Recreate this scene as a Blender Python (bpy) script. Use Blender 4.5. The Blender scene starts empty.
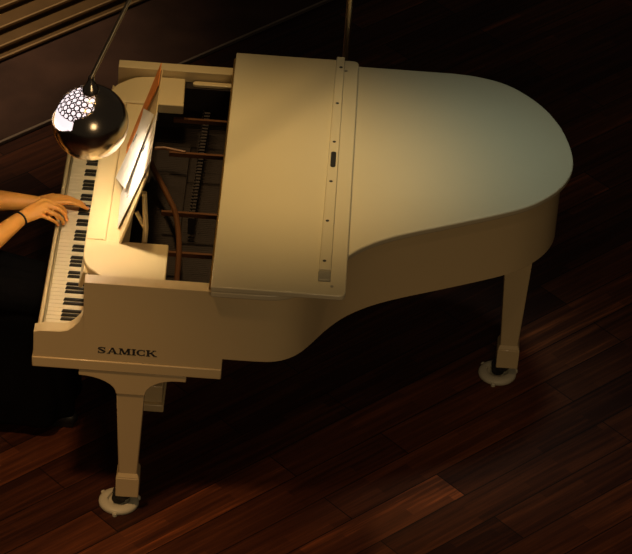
import bpy, bmesh, math, random
from mathutils import Vector, Matrix
random.seed(7)
C = bpy.context.scene.collection
V = Vector
PI = math.pi

# ------------------------------------------------------------------ materials
def new_mat(name):
    m = bpy.data.materials.new(name); m.use_nodes = True
    nt = m.node_tree
    return m, nt, nt.nodes['Principled BSDF']

def simple(name, col, rough=.5, metal=0., coat=0., noise=.06, scale=40., bump=0., spec=.5):
    m, nt, b = new_mat(name)
    tc = nt.nodes.new('ShaderNodeTexCoord')
    n = nt.nodes.new('ShaderNodeTexNoise'); n.inputs['Scale'].default_value = scale; n.inputs['Detail'].default_value = 4
    nt.links.new(tc.outputs['Object'], n.inputs['Vector'])
    mr = nt.nodes.new('ShaderNodeMapRange'); mr.inputs['To Min'].default_value = 1-noise; mr.inputs['To Max'].default_value = 1+noise
    nt.links.new(n.outputs['Fac'], mr.inputs['Value'])
    mx = nt.nodes.new('ShaderNodeMix'); mx.data_type = 'RGBA'; mx.blend_type = 'MULTIPLY'; mx.inputs['Factor'].default_value = 1
    mx.inputs['A'].default_value = (*col, 1)
    nt.links.new(mr.outputs['Result'], mx.inputs['B'])
    nt.links.new(mx.outputs['Result'], b.inputs['Base Color'])
    b.inputs['Roughness'].default_value = rough; b.inputs['Metallic'].default_value = metal
    b.inputs['Coat Weight'].default_value = coat; b.inputs['Coat Roughness'].default_value = .12
    b.inputs['Specular IOR Level'].default_value = spec
    if bump:
        bp = nt.nodes.new('ShaderNodeBump'); bp.inputs['Strength'].default_value = bump; bp.inputs['Distance'].default_value = .002
        nt.links.new(n.outputs['Fac'], bp.inputs['Height']); nt.links.new(bp.outputs['Normal'], b.inputs['Normal'])
    return m

LACQ = simple('cream lacquer', (.76, .61, .34), .34, coat=.3, noise=.05, scale=3)
LIDM = simple('cream lid lacquer', (.66, .59, .40), .34, coat=.3, noise=.06, scale=2.5)
IVORY = simple('ivory key plastic', (.90, .78, .53), .3, noise=.03)
EBONY = simple('black key', (.012, .011, .010), .3, noise=.1)
PAPER = simple('paper', (.86, .85, .84), .8, noise=.03)
INK = simple('ink', (.03, .03, .035), .7)
ORANGE = simple('plain orange', (.78, .27, .06), .6, noise=.1)
BLACK = simple('black rubber', (.012, .012, .012), .5)
CUPM = simple('ivory plastic cup', (.62, .60, .46), .45)
CHROME = simple('dark chrome', (.56, .48, .38), .2, metal=1., noise=.02)
STEEL = simple('brushed steel', (.45, .38, .28), .3, metal=1.)
BRASS = simple('brass', (.75, .52, .2), .3, metal=1.)
IRON = simple('bronze painted iron', (.13, .052, .018), .45, metal=.2, noise=.15)
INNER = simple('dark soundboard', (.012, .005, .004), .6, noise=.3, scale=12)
STRING = simple('tarnished wire', (.035, .02, .012), .5, metal=.3)
FELT = simple('dark felt', (.03, .022, .02), .9)
GREYLOCK = simple('worn metal keep', (.36, .34, .27), .45, metal=.3, noise=.2)
MARBLE = simple('dark stone', (.05, .05, .05), .35, noise=.3, scale=15)
SKIN = simple('skin', (.95, .42, .085), .5, noise=.06, scale=25)
SKIN.node_tree.nodes['Principled BSDF'].inputs['Subsurface Weight'].default_value = .08
SKIN.node_tree.nodes['Principled BSDF'].inputs['Subsurface Radius'].default_value = (.01, .004, .002)
DRESS = simple('black cloth', (.0035, .003, .003), .95, noise=.2, scale=120, spec=.08)
HAIR = simple('dark hair', (.015, .009, .006), .5, noise=.4, scale=80)
NAIL = simple('nail', (.62, .30, .22), .3)
EYEW = simple('eye white', (.8, .78, .74), .3)
TRIM = simple('worn metal strip', (.34, .27, .20), .45, metal=.2, noise=.15)
TREAD = simple('brown timber', (.20, .12, .045), .5, noise=.3, scale=9)
NOSE = simple('pale timber nosing', (.50, .34, .16), .45, noise=.15, scale=9)

def emit(name, col, strength):
    m, nt, b = new_mat(name)
    b.inputs['Base Color'].default_value = (*col, 1)
    b.inputs['Emission Color'].default_value = (*col, 1); b.inputs['Emission Strength'].default_value = strength
    return m
GLOW = emit('lit diffuser', (1, .88, .92), 1.0)

def carpet_mat():
    m, nt, b = new_mat('dark brown carpet')
    tc = nt.nodes.new('ShaderNodeTexCoord')
    n = nt.nodes.new('ShaderNodeTexNoise'); n.inputs['Scale'].default_value = 3.2; n.inputs['Detail'].default_value = 6
    nt.links.new(tc.outputs['Object'], n.inputs['Vector'])
    r = nt.nodes.new('ShaderNodeValToRGB')
    r.color_ramp.elements[0].position = .3; r.color_ramp.elements[0].color = (.045, .021, .014, 1)
    r.color_ramp.elements[1].position = .72; r.color_ramp.elements[1].color = (.115, .058, .038, 1)
    nt.links.new(n.outputs['Fac'], r.inputs['Fac']); nt.links.new(r.outputs['Color'], b.inputs['Base Color'])
    b.inputs['Roughness'].default_value = .9
    return m

def plank_mat():
    m, nt, b = new_mat('dark red brown planks')
    tc = nt.nodes.new('ShaderNodeTexCoord')
    mp = nt.nodes.new('ShaderNodeMapping'); mp.inputs['Rotation'].default_value = (0, 0, math.radians(-44)); mp.inputs['Location'].default_value = (-.16, .154, 0)
    nt.links.new(tc.outputs['Object'], mp.inputs['Vector'])
    def brick(sq=None, w=1.15, h=.155, mort=.0022, off=.37):
        br = nt.nodes.new('ShaderNodeTexBrick'); br.offset = off; br.offset_frequency = 2; br.squash = 1
        br.inputs['Scale'].default_value = 1; br.inputs['Brick Width'].default_value = w; br.inputs['Row Height'].default_value = h
        br.inputs['Mortar Size'].default_value = mort; br.inputs['Mortar Smooth'].default_value = .1; br.inputs['Bias'].default_value = 0
        br.inputs['Color1'].default_value = (0, 0, 0, 1); br.inputs['Color2'].default_value = (1, 1, 1, 1); br.inputs['Mortar'].default_value = (.5, .5, .5, 1)
        nt.links.new(mp.outputs['Vector'], br.inputs['Vector'])
        return br
    br = brick()
    br2 = brick(w=.46, h=.0388, mort=0., off=.61)          # narrow strips within each board
    ad = nt.nodes.new('ShaderNodeMath'); ad.operation = 'MULTIPLY_ADD'
    ad.inputs[1].default_value = .62
    sc = nt.nodes.new('ShaderNodeMath'); sc.operation = 'MULTIPLY'; sc.inputs[1].default_value = .30
    nt.links.new(br2.outputs['Color'], sc.inputs[0])
    nt.links.new(br.outputs['Color'], ad.inputs[0]); nt.links.new(sc.outputs[0], ad.inputs[2])
    mp2 = nt.nodes.new('ShaderNodeMapping'); mp2.inputs['Scale'].default_value = (1.6, 38, 1)
    nt.links.new(mp.outputs['Vector'], mp2.inputs['Vector'])
    g = nt.nodes.new('ShaderNodeTexNoise'); g.inputs['Scale'].default_value = 1.3; g.inputs['Detail'].default_value = 6; g.inputs['Roughness'].default_value = .6
    nt.links.new(mp2.outputs['Vector'], g.inputs['Vector'])
    gm = nt.nodes.new('ShaderNodeMath'); gm.operation = 'MULTIPLY_ADD'; gm.inputs[1].default_value = 1.5; gm.inputs[2].default_value = -.86
    nt.links.new(g.outputs['Fac'], gm.inputs[0])
    s2 = nt.nodes.new('ShaderNodeMath'); s2.operation = 'ADD'; s2.use_clamp = True
    nt.links.new(ad.outputs[0], s2.inputs[0]); nt.links.new(gm.outputs[0], s2.inputs[1])
    r = nt.nodes.new('ShaderNodeValToRGB')
    e = r.color_ramp.elements
    e[0].position = 0; e[0].color = (.030, .009, .005, 1)
    e[1].position = 1; e[1].color = (.34, .095, .030, 1)
    k = r.color_ramp.elements.new(.45); k.color = (.080, .024, .010, 1)
    k = r.color_ramp.elements.new(.75); k.color = (.14, .042, .016, 1)
    nt.links.new(s2.outputs[0], r.inputs['Fac'])
    mx = nt.nodes.new('ShaderNodeMix'); mx.data_type = 'RGBA'; mx.inputs['B'].default_value = (.006, .003, .002, 1)
    nt.links.new(br.outputs['Fac'], mx.inputs['Factor']); nt.links.new(r.outputs['Color'], mx.inputs['A'])
    nt.links.new(mx.outputs['Result'], b.inputs['Base Color'])
    b.inputs['Roughness'].default_value = .5; b.inputs['Specular IOR Level'].default_value = .25
    bp = nt.nodes.new('ShaderNodeBump'); bp.inputs['Strength'].default_value = .25; bp.inputs['Distance'].default_value = .002
    nt.links.new(g.outputs['Fac'], bp.inputs['Height']); nt.links.new(bp.outputs['Normal'], b.inputs['Normal'])
    return m

# ------------------------------------------------------------------ mesh helpers
def finish(bm, angle=35):
    bmesh.ops.recalc_face_normals(bm, faces=bm.faces)
    for f in bm.faces: f.smooth = True
    lim = math.radians(angle)
    for e in bm.edges:
        if len(e.link_faces) == 2 and e.calc_face_angle(0) > lim: e.smooth = False

def link(name, bm, mat, parent=None, bevel=0., seg=2, angle=35, recalc=True):
    if recalc: finish(bm, angle)
    me = bpy.data.meshes.new(name); bm.to_mesh(me); bm.free()
    o = bpy.data.objects.new(name, me); C.objects.link(o)
    me.materials.append(mat)
    if parent is not None: attach(o, parent)
    if bevel:
        md = o.modifiers.new('bevel', 'BEVEL'); md.width = bevel; md.segments = seg; md.limit_method = 'ANGLE'; md.angle_limit = math.radians(40)
        md.harden_normals = False
    return o

WORLD = {}
def attach(o, parent):
    o.parent = parent
    if parent.name in WORLD:
        o.matrix_parent_inverse = Matrix.Translation(WORLD[parent.name]).inverted()

def thing(name, label, cat, loc, group=None):
    o = bpy.data.objects.new(name, None); C.objects.link(o); o.location = loc
    o.empty_display_size = .1
    WORLD[o.name] = V(loc)
    return tag(o, label, cat, group)

def tag(o, label, cat, group=None):
    o['label'] = label; o['category'] = cat
    if group: o['group'] = group
    return o

def B(): return bmesh.new()

def box(bm, x0, x1, y0, y1, z0, z1):
    vs = [bm.verts.new((x, y, z)) for z in (z0, z1) for x, y in ((x0, y0), (x1, y0), (x1, y1), (x0, y1))]
    for f in ((3, 2, 1, 0), (4, 5, 6, 7), (0, 1, 5, 4), (1, 2, 6, 5), (2, 3, 7, 6), (3, 0, 4, 7)):
        bm.faces.new([vs[i] for i in f])
    return bm

def hexa(bm, bot, top):
    a = [bm.verts.new(p) for p in bot]; b = [bm.verts.new(p) for p in top]; n = len(a)
    bm.faces.new(a[::-1]); bm.faces.new(b)
    for i in range(n): bm.faces.new((a[i], a[(i+1) % n], b[(i+1) % n], b[i]))
    return bm

def prism(bm, pts, z0, z1):
    return hexa(bm, [(x, y, z0) for x, y in pts], [(x, y, z1) for x, y in pts])

def prism_y(bm, pts, y0, y1):
    return hexa(bm, [(x, y0, z) for x, z in pts], [(x, y1, z) for x, z in pts])

def rrect(x0, x1, y0, y1, r, n=5, only=None):
    P = []
    for cx, cy, a0, k in ((x1-r, y0+r, -PI/2, 1), (x1-r, y1-r, 0, 2), (x0+r, y1-r, PI/2, 3), (x0+r, y0+r, PI, 4)):
        if only and k not in only:
            P.append({3: (x0, y1), 4: (x0, y0), 1: (x1, y0), 2: (x1, y1)}[k]); continue
        for i in range(n+1):
            a = a0+PI/2*i/n; P.append((cx+r*math.cos(a), cy+r*math.sin(a)))
    return P

def tube(bm, pts, rads, n=12, cap=True):
    pts = [V(p) for p in pts]
    if not hasattr(rads, '__len__'): rads = [rads]*len(pts)
    rings = []; up = None
    for i, p in enumerate(pts):
        t = (pts[min(i+1, len(pts)-1)]-pts[max(i-1, 0)]).normalized()
        if up is None:
            up = V((0, 0, 1)) if abs(t.z) < .9 else V((1, 0, 0))
        u = (up-t*up.dot(t)).normalized(); w = t.cross(u); up = u
        rings.append([bm.verts.new(p+(u*math.cos(2*PI*k/n)+w*math.sin(2*PI*k/n))*rads[i]) for k in range(n)])
    for a, b in zip(rings, rings[1:]):
        for k in range(n): bm.faces.new((a[k], a[(k+1) % n], b[(k+1) % n], b[k]))
    if cap: bm.faces.new(rings[0][::-1]); bm.faces.new(rings[-1])
    return bm

def lathe(bm, prof, c=(0, 0, 0), n=40, M=None):
    c = V(c); rings = []
    for r, z in prof:
        if r < 1e-6:
            p = V((0, 0, z)); p = M @ p if M else p
            rings.append([bm.verts.new(c+p)])
        else:
            ring = []
            for k in range(n):
                p = V((r*math.cos(2*PI*k/n), r*math.sin(2*PI*k/n), z)); p = M @ p if M else p
                ring.append(bm.verts.new(c+p))
            rings.append(ring)
    for a, b in zip(rings, rings[1:]):
        if len(a) == 1 and len(b) == 1: continue
        for k in range(n):
            k2 = (k+1) % n
            if len(a) == 1: bm.faces.new((a[0], b[k], b[k2]))
            elif len(b) == 1: bm.faces.new((a[k], a[k2], b[0]))
            else: bm.faces.new((a[k], a[k2], b[k2], b[k]))
    return bm

def cone(bm, p0, r0, p1, r1, n=16):
    """round cone: a tapered limb with round ends"""
    p0 = V(p0); p1 = V(p1); d = p1-p0; L = d.length
    M = d.to_track_quat('Z', 'Y').to_matrix() if L > 1e-6 else Matrix.Identity(3)
    prof = [(0, -r0)]+[(r0*math.sin(a), -r0*math.cos(a)) for a in (.35, .75, 1.15)]+[(r0, 0)]
    prof += [(r1, L)]+[(r1*math.cos(a), L+r1*math.sin(a)) for a in (.42, .82, 1.22)]+[(0, L+r1)]
    lathe(bm, prof, p0, n, M)

def ellipsoid(bm, c, r, rot=None, n=24, m=14):
    prof = [(math.sin(PI*i/m), -math.cos(PI*i/m)) for i in range(m+1)]
    prof[0] = (0, -1); prof[-1] = (0, 1)
    S = Matrix.Diagonal(V(r))
    if rot is not None: S = rot @ S
    lathe(bm, prof, c, n, S)

def catmull(pts, per=6):
    out = []; P = [V(p) for p in pts]; n = len(P)
    for i in range(n-1):
        p0, p1, p2, p3 = P[max(i-1, 0)], P[i], P[i+1], P[min(i+2, n-1)]
        for k in range(per):
            t = k/per
            out.append(.5*((2*p1)+(p2-p0)*t+(2*p0-5*p1+4*p2-p3)*t*t+(3*p1-p0-3*p2+p3)*t**3))
    out.append(P[-1]); return out

def remesh(name, bm, mat, parent, voxel, smooth=4, fac=.5):
    me = bpy.data.meshes.new(name+'_src'); bmesh.ops.recalc_face_normals(bm, faces=bm.faces); bm.to_mesh(me); bm.free()
    o = bpy.data.objects.new(name+'_src', me); C.objects.link(o)
    r = o.modifiers.new('r', 'REMESH'); r.mode = 'VOXEL'; r.voxel_size = voxel; r.use_smooth_shade = True
    if smooth:
        s = o.modifiers.new('s', 'SMOOTH'); s.factor = fac; s.iterations = smooth
    dg = bpy.context.evaluated_depsgraph_get()
    m2 = bpy.data.meshes.new_from_object(o.evaluated_get(dg)); m2.name = name
    bpy.data.objects.remove(o); bpy.data.meshes.remove(me)
    for p in m2.polygons: p.use_smooth = True
    m2.materials.clear(); m2.materials.append(mat)
    q = bpy.data.objects.new(name, m2); C.objects.link(q)
    if parent is not None: attach(q, parent)
    return q

# ------------------------------------------------------------------ setting
def struct(o): o['kind'] = 'structure'; return o

bm = B(); box(bm, -6, 9, -6, 10, -.1, 0)
struct(link('floor', bm, plank_mat()))
d45 = V((1, 1, 0)).normalized(); n45 = V((-1, 1, 0)).normalized()
def strip(bm, p, w0, w1, z0, z1, a=-6., b=6.):
    """a box running along the 45 degree direction of the boards, w0..w1 across it from point p"""
    p = V(p)
    q = [p+d45*s+n45*w for s, w in ((a, w0), (b, w0), (b, w1), (a, w1))]
    return hexa(bm, [(v.x, v.y, z0) for v in q], [(v.x, v.y, z1) for v in q])
E0 = V((-.375, 2.318, 0))
bm = B(); strip(bm, E0, .012, 6, 0, .012)
struct(link('floor_carpet', bm, carpet_mat()))
bm = B(); strip(bm, E0, 0, .012, 0, .014)
struct(link('trim_1', bm, TRIM))

# timber steps in the far corner
S0 = V((-.449, 2.962, 0))
steps = thing('timber_steps', 'low brown timber steps with pale edge strips behind the piano', 'steps', (-.449, 2.962, .012))
w = 0
for k, (run, dz) in enumerate(((.062, .03), (.104, .06), (.118, .09), (.118, .12), (.4, .15))):
    off = dz*1.05*.72
    bm = B(); strip(bm, S0, w-off+.012, w-off+run+.02+(.02 if k < 4 else 0), .012 if k == 0 else dz-.03+.0, dz, -2.5, 3)
    t = link('step', bm, TREAD, steps)
    bm = B(); strip(bm, S0, w-off, w-off+.012, dz-.012, dz+.001, -2.5, 3)
    link('nosing', bm, NOSE, t, bevel=.003)
    w += run

# ------------------------------------------------------------------ grand piano
ROOT = V((.9, .75, 0))
piano = thing('grand_piano', 'cream white grand piano with its front lid flap folded back', 'piano', ROOT)
W = 1.445; ZT = 1.027; ZB = .735
XR = .173
CURVE = [(.78, 0), (.84, .005), (.89, .025), (.935, .065), (.975, .125), (1.02, .205), (1.076, .285), (1.14, .348), (1.217, .402), (1.3, .447),
         (1.442, .515), (1.622, .605), (1.72, .668), (1.795, .75), (1.838, .83), (1.857, .915), (1.85, 1.02), (1.815, 1.155), (1.75, 1.28),
         (1.65, 1.385), (1.55, 1.43), (1.45, 1.445)]
curve = [(v.x, v.y) for v in catmull([(x, y, 0) for x, y in CURVE], 5)]
def top_z(x):
    P = [(0, .797), (.02, .803), (.095, .806), (.12, .813), (.139, .829), (.16, .855), (.172, .886)]
    if x >= .1725: return ZT
    for (a, za), (b, zb) in zip(P, P[1:]):
        if x <= b: return za+(zb-za)*(x-a)/(b-a)
    return .886
# path samples: (x, y, z top, z bottom)
xs = [0, .01, .02, .05, .08, .095, .107, .12, .13, .139, .15, .16, .172]
path = [(x, 0, top_z(x), .69) for x in xs]+[(.1755, 0, .92, .69), (.1735, 0, ZT, .69), (.4, 0, ZT, .69), (.667, 0, ZT, .69), (.668, 0, ZT, ZB)]
path += [(x, y, ZT, ZB) for x, y in curve]
path += [(.668, W, ZT, ZB), (.667, W, ZT, .69), (.4, W, ZT, .69), (.1735, W, ZT, .69), (.1755, W, .92, .69)]
path += [(x, W, top_z(x), .69) for x in xs[::-1]]
TH = .05
def offset_pts(P, d):
    """move a polyline d to the left of its walk"""
    out = []
    for i, p in enumerate(P):
        a = V(P[max(i-1, 0)][:2]); b = V(P[min(i+1, len(P)-1)][:2])
        if i == 0: a = V(p[:2])
        if i == len(P)-1: b = V(p[:2])
        t = b-a
        if t.length < 1e-4 or abs(t.y) < .002: t = V((1, 0)) if p[1] < .7 else V((-1, 0))
        t = t.normalized(); out.append((p[0]-t.y*d, p[1]+t.x*d))
    return out
inner = offset_pts(path, TH)
bm = B(); cols = []
for (x, y, zt, zb), (ix, iy) in zip(path, inner):
    cols.append([bm.verts.new(p) for p in ((x, y, zb), (x, y, zt), (ix, iy, zt), (ix, iy, zb))])
for a, b in zip(cols, cols[1:]):
    for k in range(4): bm.faces.new((a[k], a[(k+1) % 4], b[(k+1) % 4], b[k]))
bm.faces.new(cols[0]); bm.faces.new(cols[-1][::-1])
rim = link('rim', bm, LACQ, piano, bevel=.004, seg=2, angle=30)

# keybed with its moulding
bm = B(); box(bm, -.004, .667, -.004, W+.004, .646, .69)
link('keybed', bm, LACQ, piano, bevel=.004)
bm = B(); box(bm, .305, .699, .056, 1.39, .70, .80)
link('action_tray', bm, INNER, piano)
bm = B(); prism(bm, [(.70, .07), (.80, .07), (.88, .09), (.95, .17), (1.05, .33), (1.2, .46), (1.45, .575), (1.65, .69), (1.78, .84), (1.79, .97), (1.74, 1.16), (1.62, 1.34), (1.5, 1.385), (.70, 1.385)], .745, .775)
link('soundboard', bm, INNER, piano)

# key slip and key blocks
bm = B(); box(bm, .004, .0165, TH, W-TH, .69, .733)
link('key_slip', bm, LACQ, piano, bevel=.003)
for y0, y1 in ((TH, .127), (1.357, W-TH)):
    bm = B(); box(bm, .022, .15, y0, y1, .692, .752)
    link('key_block', bm, LACQ, piano, bevel=.004)

# keyboard: key frame with 52 white and 36 black keys
UW = .0235; KY = .129; KX = .026; KZ = .727
bm = B(); box(bm, .024, .30, .13, 1.352, .691, .703)
keyboard = link('keyboard', bm, FELT, piano)
bmw = B()
box(bmw, KX, .215, -UW/2+.0006, UW/2-.0006, .704, KZ)
first = None
proto_w = None
for i in range(52):
    y = KY+UW*(i+.5)
    if proto_w is None:
        proto_w = link('white_key', bmw, IVORY, None, bevel=.0014, seg=2); o = proto_w
    else:
        o = proto_w.copy(); C.objects.link(o)
    o.parent = keyboard; o.location = (0, y, 0)
proto_b = None
for i in range(1, 52):
    # note names from the treble end: C B A G F E D C ...; a black key lies at every boundary but B/C and E/F
    a = 'CBAGFED'[(i-1) % 7]; b = 'CBAGFED'[i % 7]
    if (a, b) in (('C', 'B'), ('F', 'E')): continue
    y = KY+UW*i
    if proto_b is None:
        bm = B()
        hexa(bm, [(KX+.050, -.0052, .724), (.208, -.0052, .724), (.208, .0052, .724), (KX+.050, .0052, .724)],
                 [(KX+.056, -.0042, .7366), (.208, -.0042, .7366), (.208, .0042, .7366), (KX+.056, .0042, .7366)])
        proto_b = link('black_key', bm, EBONY, None, bevel=.0012, seg=2); o = proto_b
    else:
        o = proto_b.copy(); C.objects.link(o)
    o.parent = keyboard; o.location = (0, y, 0)

# fallboard, leaning back over the keys
bm = B()
prism_y(bm, [(.143, .918), (.156, .914), (.178, .974), (.160, .990)], .118, W-.118)
link('fallboard', bm, LACQ, piano, bevel=.003)

bm = B(); box(bm, .2155, .224, .056, W-.056, .705, .955)
link('name_board', bm, LACQ, piano)

# music shelf: a front rail and two side plates, with a tray between them
def ogee(y0, y1, mir):
    # front outline of a side plate: comes forward towards the middle of the keyboard
    P = [(.320, 0), (.270, .006), (.240, .016), (.218, .032), (.198, .052), (.178, .072), (.162, .10), (.152, .14), (.150, y1-y0)]
    return [(x, y0+t if not mir else y1-t) for x, t in P]
bm = B()
near = ogee(.056, .300, False); prism(bm, near+[(.447, .300), (.452, .056)], .972, 1.0)
link('music_shelf_plate', bm, LACQ, piano, bevel=.004)
bm = B()
far = ogee(1.2, 1.389, True); prism(bm, (far+[(.436, 1.2), (.430, 1.389)])[::-1], .960, 1.0)
link('music_shelf_plate', bm, LACQ, piano, bevel=.004)
bm = B(); prism_y(bm, [(.150, .976), (.222, .976), (.222, .998), (.212, 1.003), (.160, 1.001), (.150, .996)], .3005, 1.1995)
link('music_shelf_rail', bm, LACQ, piano, bevel=.003)
bm = B(); box(bm, .2225, .305, .3005, 1.1995, .972, .992)
link('music_shelf_tray', bm, LACQ, piano, bevel=.002)
# music desk, leaning back
DX = lambda z: .270+.305*(z-1.0)
bm = B(); prism_y(bm, [(DX(.993), .993), (DX(.993)+.010, .993), (DX(1.300)+.005, 1.300), (DX(1.300), 1.300)], .285, .985)
desk = link('music_desk', bm, LACQ, piano, bevel=.003)
bm = B(); y = .325
tube(bm, [(.352, y, 1.20), (.362, y, 1.05), (.358, y, .955)], [.009, .010, .010], 10)
cone(bm, (.358, y, .950), .014, (.358, y, .946), .014, 10)
tube(bm, [(.325, y+.02, 1.10), (.360, y+.004, 1.04)], .008, 8)
link('desk_stay', bm, LACQ, desk)

# inside: plate, bars, dampers, strings
bm = B()
for y, x1 in ((.605, 1.0), (.355, .92), (.99, 1.3), (1.22, 1.4)):
    box(bm, .40, x1, y-.006, y+.006, .913, .93)
tube(bm, [(.345, 1.005, .93), (.38, 1.012, .93), (.42, 1.002, .93), (.46, .992, .93)], .007, 8)
link('iron_frame', bm, IRON, piano)
bm = B()
pts = catmull([(.33, .96, .925), (.345, .885, .93), (.386, .78, .93), (.424, .68, .93), (.453, .59, .93), (.474, .45, .93), (.484, .30, .93), (.488, .07, .93)], 6)
tube(bm, pts, .0105, 10)
link('belly_rail', bm, IRON, piano)
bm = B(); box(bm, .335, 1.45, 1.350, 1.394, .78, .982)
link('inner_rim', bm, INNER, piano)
bm = B(); prism(bm, rrect(.46, 1.30, 1.358, 1.384, .012), .9825, .996)
link('lid_prop', bm, LACQ, piano, bevel=.003)
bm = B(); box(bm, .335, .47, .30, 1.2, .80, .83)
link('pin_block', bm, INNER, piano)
for i in range(34):
    y = .62+.021*i
    bm = B(); box(bm, .498+.0004*i, .520+.0004*i, y-.006, y+.006, .83, .90); box(bm, .505, .5085, y-.0015, y+.0015, .9, .91)
    link('damper', bm, FELT, piano)
bm = B()
for i in range(110):
    y = .08+1.28*i/109
    tube(bm, [(.345, y, .845), (.95 if y < .4 else 1.25, y+.015, .845)], .0006, 4)
o = link('strings', bm, STRING, piano); o['kind'] = 'stuff'

# lid: rear lid and the front flap turned over on to it
XH, XF, OV = .615, 1.083, .036
lid_path = [(XH, 0)]+curve+[(1.2, W), (XH, W)]
lp = offset_pts([(x, y, 0, 0) for x, y in lid_path], -OV)
bm = B(); prism(bm, lp, 1.0285, 1.0530)
link('lid', bm, LIDM, piano, bevel=.006, seg=3)
bm = B(); prism(bm, rrect(XH, XF, -OV, W+OV, .022, only=(1, 2)), 1.0535, 1.0750)
flap = link('lid_flap', bm, LIDM, piano, bevel=.004, seg=2)
# lock rail with a keyhole slot, on the flap's underside
bm = B()
hexa(bm, [(.984, .094, 1.0752), (1.028, .094, 1.0752), (1.030, 1.478, 1.0752), (.996, 1.478, 1.0752)],
         [(.986, .094, 1.091), (1.026, .094, 1.091), (1.028, 1.478, 1.091), (.998, 1.478, 1.091)])
railo = link('lock_rail', bm, LIDM, flap, bevel=.002)
bm = B(); prism(bm, rrect(.984, 1.027, .040, .093, .004), 1.0752, 1.084)
link('rail_end_block', bm, GREYLOCK, flap, bevel=.002)['label'] = 'worn grey end block'
bm = B(); prism(bm, rrect(1.000, 1.019, .728, .829, .009), 1.0912, 1.0922)
link('lock_slot', bm, BLACK, railo)['label'] = 'dark lock slot'
for x, y in ((1.016, 1.404), (1.011, 1.154), (1.009, .895), (1.006, .637), (1.003, .388), (1.002, .143)):
    bm = B(); lathe(bm, [(0, 1.0912), (.0065, 1.0912), (.0065, 1.0918), (.004, 1.0924), (0, 1.0924)], (x, y, 0), 14)
    link('screw', bm, BLACK, railo)
for x, y in ((1.036, 1.405), (1.034, .015)):
    bm = B(); lathe(bm, [(0, 1.0751), (.006, 1.0751), (.006, 1.077), (0, 1.0775)], (x, y, 0), 12)
    link('rubber_button', bm, GREYLOCK, flap)
# long hinge along the fold
bm = B(); tube(bm, [(XH-.003, -.02, 1.0535), (XH-.003, W+.02, 1.0535)], .004, 8)
link('hinge', bm, BRASS, flap)

# legs
def leg(cx, cy, ztop, bracket):
    bm = B()
    kx = cx; cx = cx+.031
    r0, r1 = .052, .033; zb = .140
    hexa(bm, [(cx-r1, cy-r1, zb), (cx+r1, cy-r1, zb), (cx+r1, cy+r1, zb), (cx-r1, cy+r1, zb)],
             [(cx-r0, cy-r0, .60), (cx+r0, cy-r0, .60), (cx+r0, cy+r0, .60), (cx-r0, cy+r0, .60)])
    if ztop > .62: box(bm, cx-r0, cx+r0, cy-r0, cy+r0, .601, ztop)
    lg = link('leg', bm, LACQ, piano, bevel=.004)
    bm = B(); q = .042
    box(bm, cx-q, cx+q, cy-q, cy+q, .064, .150)
    hexa(bm, [(cx-q, cy-q, .1505), (cx+q, cy-q, .1505), (cx+q, cy+q, .1505), (cx-q, cy+q, .1505)],
             [(cx-r1, cy-r1, .172), (cx+r1, cy-r1, .172), (cx+r1, cy+r1, .172), (cx-r1, cy+r1, .172)])
    link('foot_block', bm, LACQ, lg, bevel=.003)
    bm = B()
    M = Matrix.Rotation(PI/2, 3, 'Y')
    for s in (-.016, .016):
        lathe(bm, [(0, -.010), (.021, -.010), (.025, -.006), (.025, .006), (.021, .010), (0, .010)], (kx, cy+s, .037), 18, Matrix.Rotation(PI/2, 3, 'X'))
    lathe(bm, [(0, .036), (.029, .036), (.033, .042), (.033, .0635), (0, .0635)], (kx+.012, cy, 0), 24)
    link('caster', bm, BLACK, lg)
    if bracket:
        a, b = cx-.186, cx+.196
        c0, c1 = cx-r0, cx+r0
        P = [(a, .6455), (a, .624)]
        for i in range(9):
            t = i/8*PI/2; P.append((a+(c0-a)*math.sin(t)*1.0, .618-(.618-.545)*(1-math.cos(t))))
        for i in range(9):
            t = PI/2-i/8*PI/2; P.append((cx+.165-(cx+.165-c1)*math.sin(t), .618-(.618-.545)*(1-math.cos(t))))
        P += [(b, .618), (b, .6455)]
        bm = B(); prism_y(bm, P, cy-r0-.002, cy+r0+.002)
        link('leg_bracket', bm, LACQ, lg, bevel=.003)
LEGS = [(.317, .055, .645, True), (.326, W-.062, .645, True), (1.706, .992, .744, False)]
for a in LEGS: leg(*a)

# pedal lyre
bm = B(); box(bm, .30, .44, .46, .92, .158, .235); box(bm, .27, .447, .445, .935, .125, .158)
lyre = link('pedal_lyre', bm, LACQ, piano, bevel=.004)
for y in (.6, .78):
    bm = B(); tube(bm, [(.37, y, .236), (.37, y, .645)], [.024, .02], 14)
    link('lyre_post', bm, LACQ, lyre)
for y in (.6, .69, .78):
    bm = B(); tube(bm, [(.30, y, .182), (.25, y, .176), (.19, y, .168)], [.010, .010, .013], 10)
    link('pedal', bm, BRASS, lyre)

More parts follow.
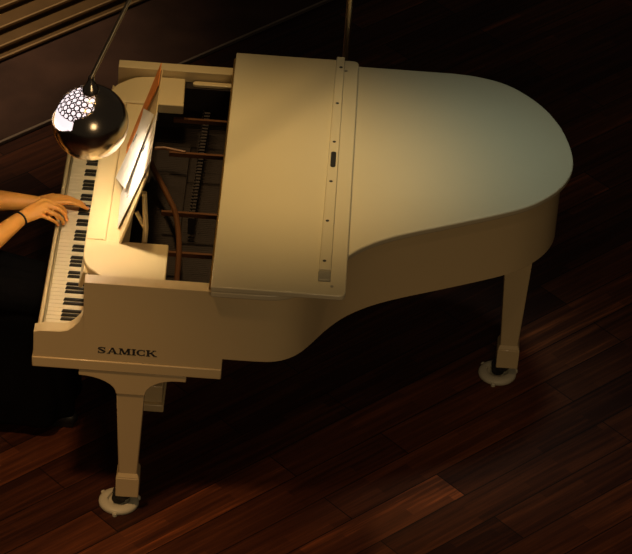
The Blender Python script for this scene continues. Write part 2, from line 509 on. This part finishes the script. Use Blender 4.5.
# wordmark on the treble cheek, built of strokes
def lettering():
    bm = B()
    HX = .0308; H = .0265; Z0 = .7250; X0 = .226; yy = -.0012
    def poly(P):
        Q = [(X0+x*HX, Z0+z*H) for x, z in P]
        a = [bm.verts.new((x, yy, z)) for x, z in Q]; b = [bm.verts.new((x, .0006, z)) for x, z in Q]; n = len(a)
        bm.faces.new(a); bm.faces.new(b[::-1])
        for i in range(n): bm.faces.new((a[i], b[i], b[(i+1) % n], a[(i+1) % n]))
    def stroke(x0, z0, x1, z1, w): poly([(x0-w/2, z0), (x0+w/2, z0), (x1+w/2, z1), (x1-w/2, z1)])
    def serif(x, z, w=.42): poly([(x-w/2, z-.045), (x+w/2, z-.045), (x+w/2, z+.045), (x-w/2, z+.045)])
    def arc(cx, cz, rx, rz, a0, a1, t0, t1, n=10):
        """a swelling curved stroke, thick in its middle"""
        pr = None
        for i in range(n+1):
            a = math.radians(a0+(a1-a0)*i/n); w = (t0+(t1-t0)*math.sin(PI*i/n))/2
            cur = ((cx+(rx+w)*math.cos(a), cz+(rz+w*.6)*math.sin(a)), (cx+(rx-w)*math.cos(a), cz+(rz-w*.6)*math.sin(a)))
            if pr: poly([pr[0], cur[0], cur[1], pr[1]])
            pr = cur
    # S
    x = 0
    arc(x+.5, .73, .36, .22, 20, 200, .12, .2); poly([(x+.06, .68), (x+.34, .76), (x+.97, .36), (x+.68, .24)]); arc(x+.5, .27, .36, .22, 200, 380, .12, .14)
    poly([(x+.80, .66), (x+.9, .66), (x+.9, 1.0), (x+.83, 1.0)]); poly([(x+.08, 0), (x+.16, 0), (x+.2, .34), (x+.08, .34)])
    # A
    x = 1.12
    stroke(x+.16, 0, x+.60, 1, .15); stroke(x+1.02, 0, x+.60, 1, .26); poly([(x+.30, .28), (x+.9, .28), (x+.9, .37), (x+.34, .37)]); serif(x+.16, .045, .38); serif(x+1.02, .045, .5)
    # M
    x = 2.42
    stroke(x+.2, 0, x+.26, 1, .15); stroke(x+.72, .04, x+.32, 1, .26); stroke(x+.72, .04, x+1.12, 1, .15); stroke(x+1.2, 0, x+1.16, 1, .26); serif(x+.2, .045, .38); serif(x+1.2, .045, .5); serif(x+.22, .955, .36); serif(x+1.2, .955, .4)
    # I
    x = 3.93
    stroke(x+.25, 0, x+.25, 1, .26); serif(x+.25, .045, .52); serif(x+.25, .955, .52)
    # C
    x = 4.50
    arc(x+.56, .5, .44, .44, 40, 320, .10, .26, 18); poly([(x+.84, .62), (x+.94, .62), (x+.94, 1), (x+.86, 1)]); poly([(x+.84, .38), (x+.94, .38), (x+.94, 0), (x+.86, 0)])
    # K
    x = 5.58
    stroke(x+.25, 0, x+.25, 1, .26); serif(x+.25, .045, .5); serif(x+.25, .955, .5)
    stroke(x+.42, .44, x+.98, 1, .15); stroke(x+1.06, 0, x+.56, .58, .30); serif(x+1.06, .045, .44); serif(x+.96, .955, .4)
    return bm
link('lettering', lettering(), INK, piano, recalc=True)['label'] = 'dark serif capitals on the cheek'

# caster cups
def cup(i, cx, cy, label):
    bm = B()
    lathe(bm, [(0, 0), (.071, 0), (.074, .004), (.073, .014), (.066, .020), (.046, .024), (.041, .022), (.038, .0125), (0, .0120)], (cx, cy, 0), 44)
    o = link('caster_cup', bm, CUPM, None, angle=50)
    for a in (.4, 2.5, 4.6):
        bm = B(); lathe(bm, [(0, 0), (.009, 0), (.009, .010), (.006, .014), (0, .014)], (cx+.075*math.cos(a+i), cy+.075*math.sin(a+i), 0), 12)
        link('tab', bm, CUPM, o)
    tag(o, label, 'caster cup', 'round ivory cups under the piano casters')
for i, ((cx, cy, _, _), lab) in enumerate(zip(LEGS, ('round ivory caster cup under the bracketed near front piano leg', 'round ivory caster cup under the far front piano leg', 'round ivory caster cup under the tail leg of the piano'))):
    cup(i, cx, cy, lab)

# ------------------------------------------------------------------ music on the desk
def leaf(name, corners, mat, th=.0022, curl=None, nu=10, nv=10):
    """a thin sheet over four corners (bottom far, bottom near, top near, top far); curl bends the far top corner forward"""
    bf, bn, tn, tf = [V(c) for c in corners]
    nrm = (bn-bf).cross(tf-bf).normalized()
    if nrm.x > 0: nrm = -nrm
    bm = B(); G = []
    for side in (0, 1):
        g = []
        for j in range(nv+1):
            row = []
            for i in range(nu+1):
                u, v = i/nu, j/nv
                p = (bf*(1-u)+bn*u)*(1-v)+(tf*(1-u)+tn*u)*v
                p = p+nrm*(.006*math.sin(PI*v)*math.sin(PI*u))
                if curl: p = p+nrm*curl*max(0, (v-.55)/.45)**2*max(0, 1-u/.45)**2
                row.append(bm.verts.new(p+nrm*(th if side == 0 else 0)))
            g.append(row)
        G.append(g)
    for j in range(nv):
        for i in range(nu):
            a = G[0]; bm.faces.new((a[j][i], a[j][i+1], a[j+1][i+1], a[j+1][i]))
            a = G[1]; bm.faces.new((a[j][i], a[j+1][i], a[j+1][i+1], a[j][i+1]))
    bd = [(0, i) for i in range(nu)]+[(j, nu) for j in range(nv)]+[(nv, i) for i in range(nu, 0, -1)]+[(j, 0) for j in range(nv, 0, -1)]
    for k in range(len(bd)):
        (j0, i0), (j1, i1) = bd[k], bd[(k+1) % len(bd)]
        bm.faces.new((G[0][j0][i0], G[0][j1][i1], G[1][j1][i1], G[1][j0][i0]))
    return link(name, bm, mat, None, angle=60)
def marks(par, corners, spec, th=.0042):
    bf, bn, tn, tf = [V(c) for c in corners]
    nrm = (bn-bf).cross(tf-bf).normalized()
    if nrm.x > 0: nrm = -nrm
    for (u0, u1, v0, v1) in spec:
        bm = B()
        P = []
        for u, v in ((u0, v0), (u1, v0), (u1, v1), (u0, v1)):
            p = (bf*(1-u)+bn*u)*(1-v)+(tf*(1-u)+tn*u)*v+nrm*(.006*math.sin(PI*v)*math.sin(PI*u))
            P.append(p)
        hexa(bm, [p+nrm*(th-.0025) for p in P], [p+nrm*th for p in P])
        link('printed_mark', bm, INK, par)
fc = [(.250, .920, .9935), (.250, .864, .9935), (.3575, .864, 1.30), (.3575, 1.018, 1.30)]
o = leaf('orange_panel', fc, ORANGE, th=.003)  # orange tone at the desk's far end, built as a separate panel
tag(o, 'narrow plain orange panel standing at the far end of the music desk', 'folder')
sc_ = [(.252, .60, .9935), (.259, .385, .9935), (.370, .310, 1.340), (.370, .635, 1.336)]
o = leaf('sheet_music', sc_, PAPER)
tag(o, 'white sheet of music standing upright on the near half of the desk', 'sheet music', 'music sheets on the desk')
marks(o, sc_, [(.30, .315, .70, .76), (.33, .34, .70, .74), (.72, .73, .3, .34)])
s2 = [(.226, .690, 1.0005), (.276, .440, 1.13), (.358, .625, 1.332), (.320, .850, 1.20)]
o = leaf('sheet_music', s2, PAPER, curl=.012)
tag(o, 'white page slipped askew, its corner covering the edge of the orange panel', 'sheet music', 'music sheets on the desk')
marks(o, s2, [(.25, .27, .55, .66)])

# ------------------------------------------------------------------ arc lamp
LC = V((.149, .386, 1.44)); R0 = .135
PX, PY = 1.033, 1.62
lamp = thing('arc_floor_lamp', 'chrome arc floor lamp with a perforated ball shade over the keyboard', 'floor lamp', (PX, PY, 0))
bm = B(); lathe(bm, [(0, 0), (.13, 0), (.135, .006), (.135, .05), (.128, .058), (0, .058)], (PX, PY, 0), 48)
link('lamp_base', bm, MARBLE, lamp)
span = V((PX-LC.x, PY-LC.y, 0)); SL = span.length; sd = span.normalized()
N0 = LC+V((0, 0, R0+.05)); zb_ = 1.45
arc = [V((LC.x, LC.y, z))+sd*q for q, z in ((0, N0.z), (.085, 1.725), (.225, 1.885), (.42, 2.06), (.75, 2.16), (1.1, 2.07), (1.38, 1.82), (SL-.02, 1.56), (SL, 1.42))]
arc = catmull(arc, 8)
bm = B(); tube(bm, [(PX, PY, .058), (PX, PY, .7), (PX, PY, zb_-.02)], .0135, 14)
link('lamp_post', bm, STEEL, lamp)
bm = B(); tube(bm, arc, .0078, 12)
arm = link('lamp_arm', bm, STEEL, lamp)

# shade: chrome ball with an open window through which the perforated inner cap shows
def sph(p, a, r, c=LC): return c+V((math.sin(p)*math.cos(a), math.sin(p)*math.sin(a), math.cos(p)))*r
AX = V((.14, .14, -.98)).normalized()          # the mouth looks down and towards the desk
def in_mouth(d): return d.dot(AX) > math.cos(math.radians(42.5))
CAM_AZ = -92
def lerp_tab(T, v):
    if v <= T[0][0]: return T[0][1]
    for (a, x), (b, y) in zip(T, T[1:]):
        if v <= b: return x+(y-x)*(v-a)/(b-a)
    return T[-1][1]
def window(p, az):
    """p, az in degrees: the open quarter of the ball"""
    a = az % 360
    if math.sin(math.radians(p))*math.cos(math.radians(a)) > .14: return False
    if a < 100: return p < 30
    return p < lerp_tab([(100, 70), (150, 86), (200, 87), (222, 84), (246, 74), (247, 57), (265, 48), (290, 34)], a)
NP, NA = 90, 180
bm = B(); vt = {}
def gv(i, j, r):
    k = (i, j % NA, r)
    if k not in vt: vt[k] = bm.verts.new(sph(PI*i/NP, 2*PI*j/NA, r))
    return vt[k]
for i in range(2, NP-1):
    for j in range(NA):
        p = 180*(i+.5)/NP; az = 360*(j+.5)/NA
        d = sph(math.radians(p), math.radians(az), 1, V((0, 0, 0)))
        if in_mouth(d) or (window(p, az)): continue
        bm.faces.new((gv(i, j, R0), gv(i+1, j, R0), gv(i+1, j+1, R0), gv(i, j+1, R0)))
shade = link('lamp_shade', bm, CHROME, lamp, angle=80)
sm = shade.modifiers.new('thick', 'SOLIDIFY'); sm.thickness = .003; sm.offset = -1
# perforated cap: a shell of cells, each with a round hole
bm = B(); RP = .1305
rows = [8, 17, 26, 35, 44, 53, 62]
for ri, (p0, p1) in enumerate(zip(rows, rows[1:])):
    pm = math.radians((p0+p1)/2)
    n = max(8, int(round(2*PI*math.sin(pm)/math.radians(9.6))))
    for j in range(n):
        a0 = 2*PI*(j+.5*(ri % 2))/n; a1 = a0+2*PI/n
        ac = math.degrees((a0+a1)/2) % 360
        if not (85 <= ac <= 310): continue
        q0, q1 = math.radians(p0), math.radians(p1)
        sq = []; hole = []
        for k in range(16):
            t = 2*PI*k/16+PI/16
            cx, cy = math.cos(t), math.sin(t); m = max(abs(cx), abs(cy))
            sq.append(bm.verts.new(sph((q0+q1)/2+cy/m*(q1-q0)/2, (a0+a1)/2+cx/m*(a1-a0)/2, RP)))
            hole.append(bm.verts.new(sph((q0+q1)/2+cy*.37*(q1-q0), (a0+a1)/2+cx*.37*(a1-a0), RP)))
        for k in range(16):
            bm.faces.new((sq[k], sq[(k+1) % 16], hole[(k+1) % 16], hole[k]))
bmesh.ops.remove_doubles(bm, verts=bm.verts, dist=1e-5)
cap = link('perforated_cap', bm, CHROME, shade, angle=80)
# lit diffuser inside the cap
bm = B(); vt = {}
for i in range(2, 45):
    for j in range(NA):
        if 90 <= 360*(j+.5)/NA <= 310:
            bm.faces.new((gv(i, j, .1245), gv(i+1, j, .1245), gv(i+1, j+1, .1245), gv(i, j+1, .1245)))
link('diffuser', bm, GLOW, shade, angle=80)
bm = B(); lathe(bm, [(0, R0-.012), (.031, R0-.012), (.030, R0+.004), (.022, R0+.018), (.014, R0+.034), (.011, R0+.052), (0, R0+.054)], LC, 24)
link('lamp_neck', bm, CHROME, shade)
bm = B(); lathe(bm, [(0, -.04), (.02, -.035), (.03, -.015), (.03, .005), (.02, .03), (.013, .045), (.013, .062), (0, .062)], LC+V((0, 0, .055)), 24)
bulb = link('bulb', bm, emit('lit bulb', (1, .8, .5), 6), shade)
bulb.visible_shadow = True

# ------------------------------------------------------------------ pianist
PR = V((-.45, .61, 0))
person = thing('person', 'person in a black dress playing the piano with both bare arms', 'person', PR)
bm = B()
Y0 = .59
# trunk
cone(bm, (-.47, Y0-.075, .595), .088, (-.47, Y0+.075, .595), .088)
cone(bm, (-.475, Y0, .63), .115, (-.485, Y0, .78), .10)
cone(bm, (-.485, Y0-.05, .80), .085, (-.475, Y0-.06, .97), .088)
cone(bm, (-.485, Y0+.05, .80), .085, (-.475, Y0+.06, .97), .088)
cone(bm, (-.465, Y0-.14, 1.035), .048, (-.465, Y0+.14, 1.035), .048)
cone(bm, (-.468, Y0, 1.05), .055, (-.45, Y0, 1.15), .045)
# head, turned down towards the keys
HC = V((-.435, Y0, 1.265)); HR = Matrix.Rotation(math.radians(18), 3, 'Y')
ellipsoid(bm, HC+V((-.012, 0, .02)), (.093, .073, .092), HR)
ellipsoid(bm, HC+HR @ V((.022, 0, -.045)), (.062, .056, .075), HR)
cone(bm, HC+HR @ V((.085, 0, .0)), .009, HC+HR @ V((.100, 0, -.026)), .012, 10)
for s in (-1, 1):
    cone(bm, HC+HR @ V((.068, s*.030, .022)), .012, HC+HR @ V((.075, s*.012, .022)), .011, 8)
    ellipsoid(bm, HC+HR @ V((-.004, s*.074, -.012)), (.017, .008, .030), HR, 12, 8)
cone(bm, HC+HR @ V((.079, -.018, -.055)), .007, HC+HR @ V((.079, .018, -.055)), .007, 8)
cone(bm, HC+HR @ V((.079, -.013, -.066)), .0075, HC+HR @ V((.079, .013, -.066)), .0075, 8)
# legs
for s in (-1, 1):
    hip = V((-.45, Y0+s*.085, .585)); knee = V((-.062, Y0+s*.066, .543)); ank = V((-.05, Y0+s*.09, .10))
    cone(bm, hip, .082, knee, .056)
    cone(bm, knee, .056, (-.078, Y0+s*.08, .39), .052); cone(bm, (-.078, Y0+s*.08, .39), .052, ank, .034)
    cone(bm, (-.045, Y0+s*.09, .055), .034, (.09, Y0+s*.095, .036), .026)
# arms
RS, RE, RW = V((-.455, .445, 1.02)), V((-.262, .476, .768)), V((-.116, .697, .790))
LS, LE, LW = V((-.455, .775, 1.02)), V((-.300, .826, .766)), V((-.074, .828, .767))
for sh, el, wr in ((RS, RE, RW), (LS, LE, LW)):
    cone(bm, sh, .050, el, .040)
    m = el.lerp(wr, .3)
    cone(bm, el, .039, m, .042); cone(bm, m, .042, wr, .027)
def hand(wr, kn, thumb, seg):
    """kn: four knuckles index..little; seg: for each finger its joints to the tip; thumb: joints from the palm's side"""
    kc = (kn[1]+kn[2])/2
    side = (kn[3]-kn[0]).normalized()
    for k in range(4):
        base = wr+side*(-.016+.0107*k)
        cone(bm, base, .0165, kn[k], .0115, 12)
    cone(bm, kn[0], .0105, kn[3], .010, 12)
    cone(bm, wr.lerp(kn[0], .35)-side*.004, .015, wr.lerp(kn[3], .4), .014, 12)
    for k, js in enumerate(seg):
        r = (.0093, .0097, .0091, .0080)[k]; prev = kn[k]; rr = r+.0008
        for q, j in enumerate(js):
            r2 = r*(.98, .9, .78)[q]
            cone(bm, prev, rr, j, r2, 12); prev = j; rr = r2
    prev = wr.lerp(kn[0], .25)-side*.010; rr = .0145
    for q, j in enumerate(thumb):
        r2 = (.0125, .0105, .0085)[q]
        cone(bm, prev, rr, j, r2, 12); prev = j; rr = r2
vv = lambda *p: V(p)
# right hand: nearer the camera, fingers curled on the front of the white keys
rk = [vv(-.048, .787, .812), vv(-.034, .764, .810), vv(-.040, .742, .801), vv(-.052, .722, .789)]
rseg = [[vv(.000, .784, .802), vv(.026, .792, .780), vv(.038, .794, .756)],
        [vv(.014, .758, .795), vv(.036, .761, .772), vv(.043, .761, .748)],
        [vv(.009, .733, .787), vv(.028, .738, .765), vv(.033, .740, .745)],
        [vv(-.011, .717, .776), vv(.007, .724, .760), vv(.014, .728, .745)]]
rth = [vv(-.078, .767, .778), vv(-.045, .787, .760), vv(-.016, .790, .746)]
hand(RW, rk, rth, rseg)
# left hand: beyond it, fingers reaching in to the black keys
lk = [vv(-.002, .828, .776), vv(.004, .846, .778), vv(-.005, .864, .775), vv(-.020, .880, .769)]
lseg = [[vv(.049, .832, .778), vv(.086, .834, .768), vv(.114, .834, .754)],
        [vv(.048, .852, .778), vv(.080, .856, .767), vv(.098, .858, .753)],
        [vv(.034, .870, .774), vv(.060, .873, .763), vv(.076, .874, .749)],
        [vv(.010, .887, .767), vv(.032, .890, .757), vv(.045, .890, .744)]]
lth = [vv(-.030, .818, .760), vv(-.002, .817, .750), vv(.022, .819, .742)]
hand(LW, lk, lth, lseg)
body = remesh('body', bm, SKIN, person, .0042, smooth=5)
for k, js in enumerate(rseg+lseg):
    d = (js[2]-js[1]).normalized()
    bm = B(); q = V((0, 0, 1)).rotation_difference(d).to_matrix()
    nrm = V((1, 0, 0)) if k < 4 else V((.75, 0, .66))
    nrm = (nrm-d*nrm.dot(d)).normalized()
    M = Matrix((nrm, d.cross(nrm), d)).transposed()
    ellipsoid(bm, js[2]+nrm*.0066-d*.001, (.0016, .0048, .0060), M, 12, 8)
    link('fingernail', bm, NAIL, person)
for s in (-1, 1):
    bm = B(); ellipsoid(bm, HC+HR @ V((.0745, s*.030, .008)), (.010, .013, .007), HR, 14, 10)
    e = link('eye', bm, EYEW, person)
    bm = B(); ellipsoid(bm, HC+HR @ V((.0825, s*.030, .007)), (.0035, .0055, .0055), HR, 12, 8)
    link('iris', bm, EBONY, e)
# hair
bm = B()
ellipsoid(bm, HC+V((-.026, 0, .034)), (.096, .083, .094), HR)
for s in (-1, 1): cone(bm, HC+V((-.03, s*.062, .0)), .03, HC+V((-.075, s*.06, -.17)), .03)
cone(bm, HC+V((-.075, 0, .0)), .062, HC+V((-.105, 0, -.24)), .045)
remesh('hair', bm, HAIR, person, .006, smooth=3)
# long black dress: bodice, lap and a full skirt falling to the floor
bm = B()
cone(bm, (-.47, Y0-.075, .608), .102, (-.47, Y0+.075, .608), .102)
cone(bm, (-.475, Y0, .64), .128, (-.485, Y0, .78), .112)
cone(bm, (-.485, Y0-.05, .80), .094, (-.475, Y0-.06, .98), .097)
cone(bm, (-.485, Y0+.05, .80), .094, (-.475, Y0+.06, .98), .097)
for s in (-1, 1): cone(bm, (-.468, Y0+s*.09, 1.0), .054, (-.466, Y0+s*.10, 1.05), .052)
for s in (-1, 1):
    cone(bm, (-.45, Y0+s*.085, .600), .094, (-.05, Y0+s*.060, .538), .078)
cone(bm, (-.40, Y0, .592), .085, (-.06, Y0, .540), .074)
NS = 64; rings = []
for (z, xc, rx, ry) in ((.55, -.165, .185, .135), (.50, -.15, .200, .150), (.40, -.14, .215, .165), (.28, -.135, .225, .180), (.16, -.125, .24, .20), (.05, -.12, .235, .205)):
    ring = []
    f = (.56-z)/.475
    for k in range(NS):
        a = 2*PI*k/NS; w_ = 1+.055*f*math.sin(9*a+1.3*math.sin(2*a))
        ca, sa = math.cos(a), math.sin(a)
        ex = .75
        ring.append(bm.verts.new((xc+rx*w_*math.copysign(abs(ca)**ex, ca), Y0-.0+ry*w_*math.copysign(abs(sa)**ex, sa), z)))
    rings.append(ring)
for a, b in zip(rings, rings[1:]):
    for k in range(NS): bm.faces.new((a[k], a[(k+1) % NS], b[(k+1) % NS], b[k]))
bm.faces.new(rings[0]); bm.faces.new(rings[-1][::-1])
remesh('dress', bm, DRESS, person, .008, smooth=3)
for s in (-1, 1):
    bm = B()
    cone(bm, (-.055, Y0+s*.09, .046), .040, (.095, Y0+s*.095, .034), .031)
    box(bm, -.085, .11, Y0+s*.093-.028, Y0+s*.093+.028, 0.001, .02)
    remesh('shoe', bm, BLACK, person, .004, smooth=3)
# bracelet on the right wrist
bd = (RW-RE).normalized(); bc = RW-bd*.012
M = bd.to_track_quat('Z', 'Y').to_matrix()
bm = B(); rings = []
for i in range(40):
    a = 2*PI*i/40; ring = []
    for k in range(8):
        t = 2*PI*k/8
        r = .0305+.0028*math.cos(t)
        ring.append(bm.verts.new(bc+M @ V((r*math.cos(a), r*math.sin(a), .0042*math.sin(t)))))
    rings.append(ring)
for i in range(40):
    a, b = rings[i], rings[(i+1) % 40]
    for k in range(8): bm.faces.new((a[k], b[k], b[(k+1) % 8], a[(k+1) % 8]))
link('bracelet', bm, BLACK, person, angle=80)['label'] = 'thin dark bracelet'

# bench under the pianist
bench = thing('piano_bench', 'black padded piano bench under the person in black', 'bench', (-.6, Y0, 0))
bm = B(); box(bm, -.80, -.42, Y0-.34, Y0+.34, .44, .495)
link('cushion', bm, DRESS, bench, bevel=.015, seg=3)
bm = B(); box(bm, -.78, -.44, Y0-.32, Y0+.32, .38, .439)
link('apron', bm, EBONY, bench, bevel=.004)
for x in (-.76, -.465):
    for y in (Y0-.30, Y0+.30):
        bm = B(); hexa(bm, [(x-.016, y-.016, 0), (x+.016, y-.016, 0), (x+.016, y+.016, 0), (x-.016, y+.016, 0)],
                           [(x-.022, y-.022, .379), (x+.022, y-.022, .379), (x+.022, y+.022, .379), (x-.022, y+.022, .379)])
        link('leg', bm, EBONY, bench)

# ------------------------------------------------------------------ light
def light(name, kind, loc, energy, col, target=None, **kw):
    l = bpy.data.lights.new(name, kind); l.energy = energy; l.color = col
    for k, v in kw.items(): setattr(l, k, v)
    o = bpy.data.objects.new(name, l); C.objects.link(o); o.location = loc
    if target is not None: o.rotation_euler = (V(target)-V(loc)).to_track_quat('-Z', 'Y').to_euler()
    return o
light('lamp_bulb_light', 'POINT', LC+AX*.014, 8.2, (1, .84, .58), shadow_soft_size=.025)
light('lid_spotlight', 'SPOT', (1.75, 1.3, 6.0), 225, (.84, 1.0, .90), (1.56, .88, 1.03), spot_size=math.radians(17), spot_blend=1., shadow_soft_size=.35)
light('flap_fill', 'SPOT', (.2, 1.2, 6.0), 720, (1, .65, .27), (.80, .72, 1.07), spot_size=math.radians(18), spot_blend=1., shadow_soft_size=.3)  # added warm fill over the flap; no lamp known there
light('bass_fill', 'SPOT', (-.8, 1.9, 5.0), 190, (1, .68, .32), (.25, 1.33, 1.0), spot_size=math.radians(13), spot_blend=1., shadow_soft_size=.15)  # added spot to brighten the bass-side plate and rail, no real source
light('front_fill', 'AREA', (1.6, -4.5, 3.2), 24, (1, .70, .38), (1.1, 0, .6), size=1.2)  # added soft fill for the upright near faces of the case
light('floor_spotlight', 'SPOT', (-.9, -1.5, 5.4), 430, (1, .56, .24), (-.1, -.35, 0), spot_size=math.radians(28), spot_blend=1., shadow_soft_size=.25)
light('right_floor_fill', 'SPOT', (2.4, -1.8, 5.5), 140, (1, .60, .30), (2.0, -.3, 0), spot_size=math.radians(30), spot_blend=1., shadow_soft_size=.25)  # added warm spot on the right-hand floor, covering the lid spot's cool spill
light('steps_fill', 'SPOT', (-1.8, 3.6, 4.0), 330, (1, .70, .42), (-.8, 3.05, 0), spot_size=math.radians(34), spot_blend=1., shadow_soft_size=.25)  # added fill to lift the carpet and steps, unseen source

w = bpy.data.worlds.new('hall'); bpy.context.scene.world = w; w.use_nodes = True
w.node_tree.nodes['Background'].inputs['Color'].default_value = (.9, .7, .5, 1)
w.node_tree.nodes['Background'].inputs['Strength'].default_value = .02

# ------------------------------------------------------------------ camera
cam = bpy.data.cameras.new('camera'); co = bpy.data.objects.new('camera', cam); C.objects.link(co)
Rm = Matrix(((.99739136, -.07215905, -.00188314), (.0408428, .58566063, -.80952671), (.05951756, .80733803, .58708003)))
co.matrix_world = Matrix.Translation((.95316868, -9.96809669, 8.35123582)) @ Rm.to_4x4()
cam.sensor_width = 36; cam.lens = 202.528; cam.clip_end = 100
sc = bpy.context.scene
sc.camera = co
sc.view_settings.view_transform = 'Standard'; sc.view_settings.look = 'None'
sc.view_settings.gamma = 1; sc.view_settings.exposure = 0
sc.view_settings.use_curve_mapping = False
